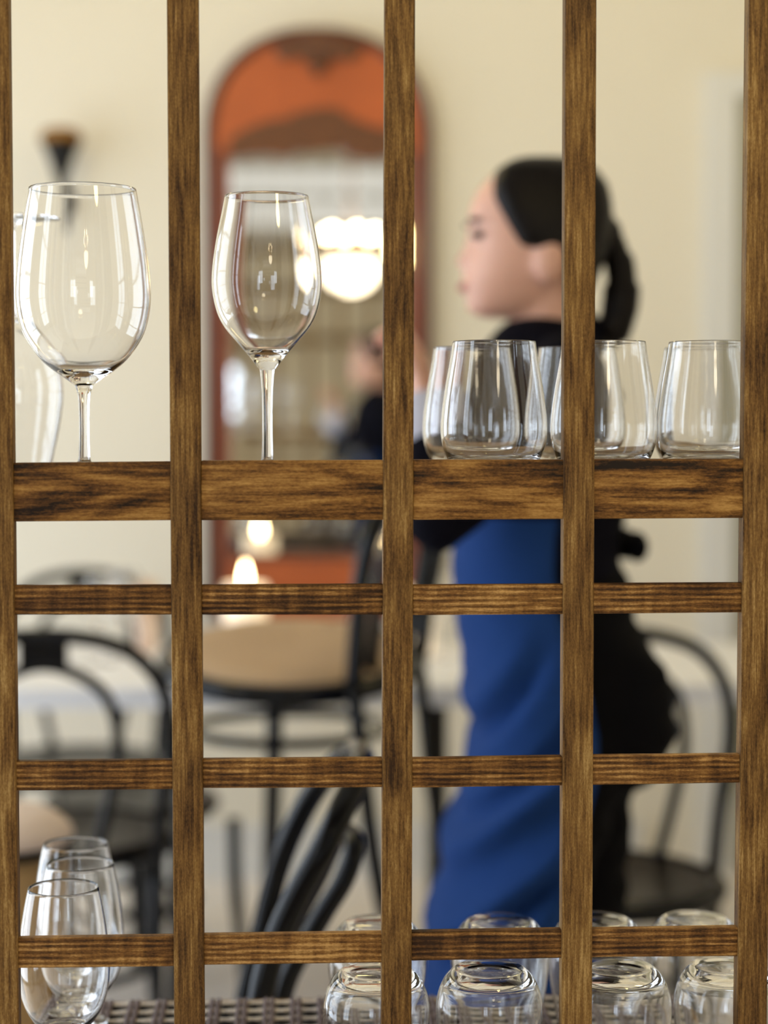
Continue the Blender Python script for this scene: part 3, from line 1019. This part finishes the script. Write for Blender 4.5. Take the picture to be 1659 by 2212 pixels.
def hips(mb, g):
    mb.ball(Wp(1190, 1330), (0.112 + g, 0.142 + g, 0.13 + g), 24, 16)
    mb.ball(Wp(1225, 1480), (0.124 + g, 0.158 + g, 0.14 + g), 24, 16)
    for s in (-1, 1):
        mb.ball(Wp(1325, 1530, s * 0.075), (0.068 + g, 0.08 + g, 0.10 + g), 20, 14)


def legs(mb, g):
    for a, b, c in ((HPL, KNL, ANL), (HPR, KNR, ANR)):
        mb.capsule(a, b, 0.086 + g, 0.062 + g)
        mb.capsule(b, c, 0.060 + g, 0.042 + g)


# one continuous body
mb = MB()
head(mb)
mb.capsule(Wp(1190, 600), Wp(1178, 770), 0.050, 0.054)
for s_ in (-1, 1):
    mb.ball(Wp(1172, 572, s_ * 0.078), (0.022, 0.012, 0.033), 14, 10, Matrix.Rotation(0.2, 3, 'Y'))
    mb.ball(Wp(1165, 606, s_ * 0.076), (0.012, 0.009, 0.012), 10, 8)
torso(mb, 0); hips(mb, 0); legs(mb, 0)
mb.capsule(SHL, ELL, 0.043, 0.036); mb.capsule(ELL, WRL, 0.036, 0.025)
mb.capsule(SHR, ELR, 0.043, 0.036); mb.capsule(ELR, WRR, 0.036, 0.025)
for (wr, el) in ((WRL, ELL), (WRR, ELR)):
    d = (wr - el).normalized()
    lat = Vector((0, 1, 0)); lat = (lat - d * lat.dot(d)).normalized()
    nrm = d.cross(lat)
    if nrm.x > 0:
        nrm = -nrm
    pc = wr + d * 0.055
    mb.capsule(wr + d * 0.012, pc + lat * 0.022, 0.020, 0.014); mb.capsule(wr + d * 0.012, pc + lat * 0.0, 0.021, 0.015); mb.capsule(wr + d * 0.012, pc - lat * 0.022, 0.020, 0.014)
    for i, (o_, l1) in enumerate(((-0.028, 0.034), (-0.0095, 0.040), (0.0095, 0.038), (0.028, 0.030))):
        a = wr + d * 0.07 + lat * o_
        b = a + d * l1 + nrm * 0.012
        c = b + d * l1 * 0.35 + nrm * l1 * 0.65
        e = c - d * l1 * 0.25 + nrm * l1 * 0.45
        mb.capsule(wr + d * 0.045 + lat * o_ * 0.8, a, 0.0095, 0.009, 8); mb.capsule(a, b, 0.009, 0.0082, 8); mb.capsule(b, c, 0.0082, 0.0075, 8); mb.capsule(c, e, 0.0075, 0.0065, 8)
    tb = wr + d * 0.022 - lat * 0.022
    tm = tb + d * 0.03 - lat * 0.022 + nrm * 0.012
    te = tm + d * 0.03 + nrm * 0.014 + lat * 0.004
    mb.capsule(tb, tm, 0.012, 0.010, 8); mb.capsule(tm, te, 0.010, 0.0075, 8)
for an in (ANL, ANR):
    mb.capsule((an.x + 0.02, an.y, 0.045), (an.x - 0.15, an.y, 0.03), 0.036, 0.026)
body = remesh(mb, 'body', 'skin', per, 0.0055, 4)

# clothing
mb = MB(); torso(mb, 0.014)
mb.capsule(SHL, ELL, 0.053, 0.043)
dd = (WRL - ELL); mb.capsule(ELL, ELL + dd * 0.72, 0.043, 0.038)
mb.capsule(SHR, ELR, 0.053, 0.045)
dr_ = (WRR - ELR); mb.capsule(ELR, ELR + dr_ * 0.85, 0.045, 0.038)
mb.capsule(Wp(1240, 722), Wp(1205, 820), 0.042, 0.080)
mb.ball(Wp(1190, 1330), (0.118, 0.149, 0.08), 24, 12)


def crease(v):
    s = 0.0025 * math.sin(v.z * 70 + v.x * 30 + 6 * v.y) + 0.0015 * math.sin(v.z * 130 - v.x * 60)
    return v + Vector((s, -s * 0.5, 0))


remesh(mb, 'shirt', 'shirt', per, 0.009, 5, crease)
MB().capsule(ELL + dd * 0.76, ELL + dd * 0.90, 0.043, 0.040).build('cuff', 'cuff', per)
mb = MB(); hips(mb, 0.008); legs(mb, 0.010)
remesh(mb, 'trousers', 'trouser', per, 0.010, 5, crease)
for an in (ANL, ANR):
    mb = MB()
    mb.capsule((an.x + 0.03, an.y, 0.048), (an.x - 0.16, an.y, 0.036), 0.046, 0.034)
    sh = remesh(mb, 'shoe', 'trouser', per, 0.008, 3, lambda v: Vector((v.x, v.y, max(0.002, v.z))))

# blue apron wrapped round the front and the near side
rowsA = [(1110, 1000, 1330, .152), (1160, 985, 1330, .156), (1220, 980, 1330, .158), (1300, 985, 1340, .166), (1380, 996, 1390, .182), (1460, 1010, 1425, .194), (1540, 1024, 1440, .200), (1620, 1028, 1440, .202), (1700, 1006, 1420, .202), (1780, 986, 1400, .202), (1860, 962, 1390, .202), (1940, 944, 1380, .202), (2020, 936, 1372, .202), (2100, 928, 1370, .202), (2200, 928, 1370, .202), (2290, 932, 1370, .202)]
n = 44
vs, fs = [], []
rf = []
for i in range((len(rowsA) - 1) * 4 + 1):
    q = i / 4; j = min(int(q), len(rowsA) - 2); f = q - j
    rf.append([rowsA[j][k_] * (1 - f) + rowsA[j + 1][k_] * f for k_ in range(4)])
for layer in (0.0, -0.004):
    for (y_, f_, b_, w_) in rf:
        c_ = (f_ + b_) / 2
        for k_ in range(n + 1):
            a = R(-96 + 188 * k_ / n)      # 0 = straight ahead (-X)
            ca, sa = math.cos(a), math.sin(a)
            pw = 2 / 2.2
            fold = 0.0
            if y_ > 1330:
                u = (y_ - 1330) / 160.0
                amp = 0.040 * min(1, u)
                ph = (y_ + 0.42 * (c_ - 0) * 0 - 260 * math.copysign(abs(ca) ** 1.0, ca)) / 165.0 * 2 * math.pi
                fold = amp * (abs(math.sin(ph / 2)) - 0.35 + 0.25 * math.sin(1.7 * ph + 1.3)) * (0.3 + 0.7 * abs(sa)) * min(1.0, 10 * (1 - abs(2.0 * k_ / n - 1)))
            q = at(c_, y_, YP)
            hx = (b_ - f_) / 2 * YP / FPX
            r_ = 1.0
            X = q.x - hx * math.copysign(abs(ca) ** pw, ca) + (-fold - layer * 0) * ca - layer * -ca
            Y = YP - (w_ + fold) * math.copysign(abs(sa) ** pw, sa) - layer * -sa
            vs.append((X, Y, q.z))
m1 = len(rf); per_layer = m1 * (n + 1)
for i in range(m1 - 1):
    for k_ in range(n):
        a, b, c, d = i * (n + 1) + k_, i * (n + 1) + k_ + 1, (i + 1) * (n + 1) + k_ + 1, (i + 1) * (n + 1) + k_
        fs.append((d, c, b, a))
        fs.append((a + per_layer, b + per_layer, c + per_layer, d + per_layer))
for i in range(m1 - 1):
    for k_ in (0, n):
        a, d = i * (n + 1) + k_, (i + 1) * (n + 1) + k_
        fs.append((a, d, d + per_layer, a + per_layer) if k_ else (d, a, a + per_layer, d + per_layer))
for i in (0, m1 - 1):
    for k_ in range(n):
        a, b = i * (n + 1) + k_, i * (n + 1) + k_ + 1
        fs.append((a, b, b + per_layer, a + per_layer) if i else (b, a, a + per_layer, b + per_layer))
MB().add(vs, fs).build('apron', 'apron', per)
# apron bow at the back
mb = MB()
mb.ball(Wp(1352, 1182, 0.0), (0.022, 0.02, 0.018), 12, 8)
mb.ball(Wp(1362, 1176, -0.045), (0.016, 0.045, 0.022), 14, 8)
mb.ball(Wp(1362, 1176, 0.045), (0.016, 0.045, 0.022), 14, 8)
mb.build('apron_bow', 'trouser', per)

# hair, ponytail, face details
mb = MB()
hl = [(343, 1128, 1228, .034), (352, 1098, 1262, .054), (370, 1070, 1290, .071), (400, 1058, 1312, .080), (435, 1054, 1320, .0845), (465, 1064, 1322, .0868), (495, 1078, 1320, .0872), (520, 1092, 1316, .087), (540, 1104, 1313, .086), (553, 1150, 1310, .083), (562, 1204, 1306, .080), (580, 1206, 1298, .076), (615, 1210, 1282, .069), (650, 1216, 1264, .055), (675, 1224, 1250, .034)]
vs, fs = [], []
nn = 48
for (y, f, b, w) in hl:
    c = f + (b - f) * 0.40
    for k in range(nn):
        a = 2 * math.pi * k / nn
        ca, sa = math.cos(a), math.sin(a)
        e1 = 2 / (5.0 if ca > 0 else 2.2)
        xo = ((c - f) if ca > 0 else (b - c)) * math.copysign(abs(ca) ** e1, ca)
        vs.append(Wp(c - xo, y, w * math.copysign(abs(sa) ** e1, sa)))
for i in range(len(hl) - 1):
    for k in range(nn):
        l = (k + 1) % nn
        fs.append((i * nn + k, (i + 1) * nn + k, (i + 1) * nn + l, i * nn + l))
fs.append(tuple(range(nn))); fs.append(tuple(reversed(range((len(hl) - 1) * nn, len(hl) * nn))))
mb.add(vs, fs)
mb.ball(Wp(1300, 505), (0.030, 0.030, 0.028), 16, 12)
remesh(mb, 'hair', 'hair', per, 0.0045, 3)
pt = [Wp(*q) for q in ((1285, 500), (1315, 510), (1336, 560), (1343, 620), (1336, 680), (1318, 730), (1296, 765))]
MB().tube(spline(pt, 6), [0.016] * 6 + [0.018] * 6 + [0.022] * 6 + [0.027] * 6 + [0.026] * 6 + [0.019] * 6 + [0.004], 14).build('ponytail', 'hair', per)
MB().ball(Wp(1304, 505), (0.012, 0.024, 0.024), 14, 10).build('hair_tie', 'trouser', per)
for s in (-1, 1):
    MB().ball(Wp(1027, 513, s * 0.034), (0.010, 0.014, 0.0065), 12, 8).build('eye', 'eye', body)
    MB().ball(Wp(1020, 482, s * 0.036), (0.010, 0.019, 0.0038), 12, 8).build('eyebrow', 'brow', body)
MB().ball(Wp(1003, 621), (0.010, 0.020, 0.0075), 14, 8).build('lips', 'lip', body)
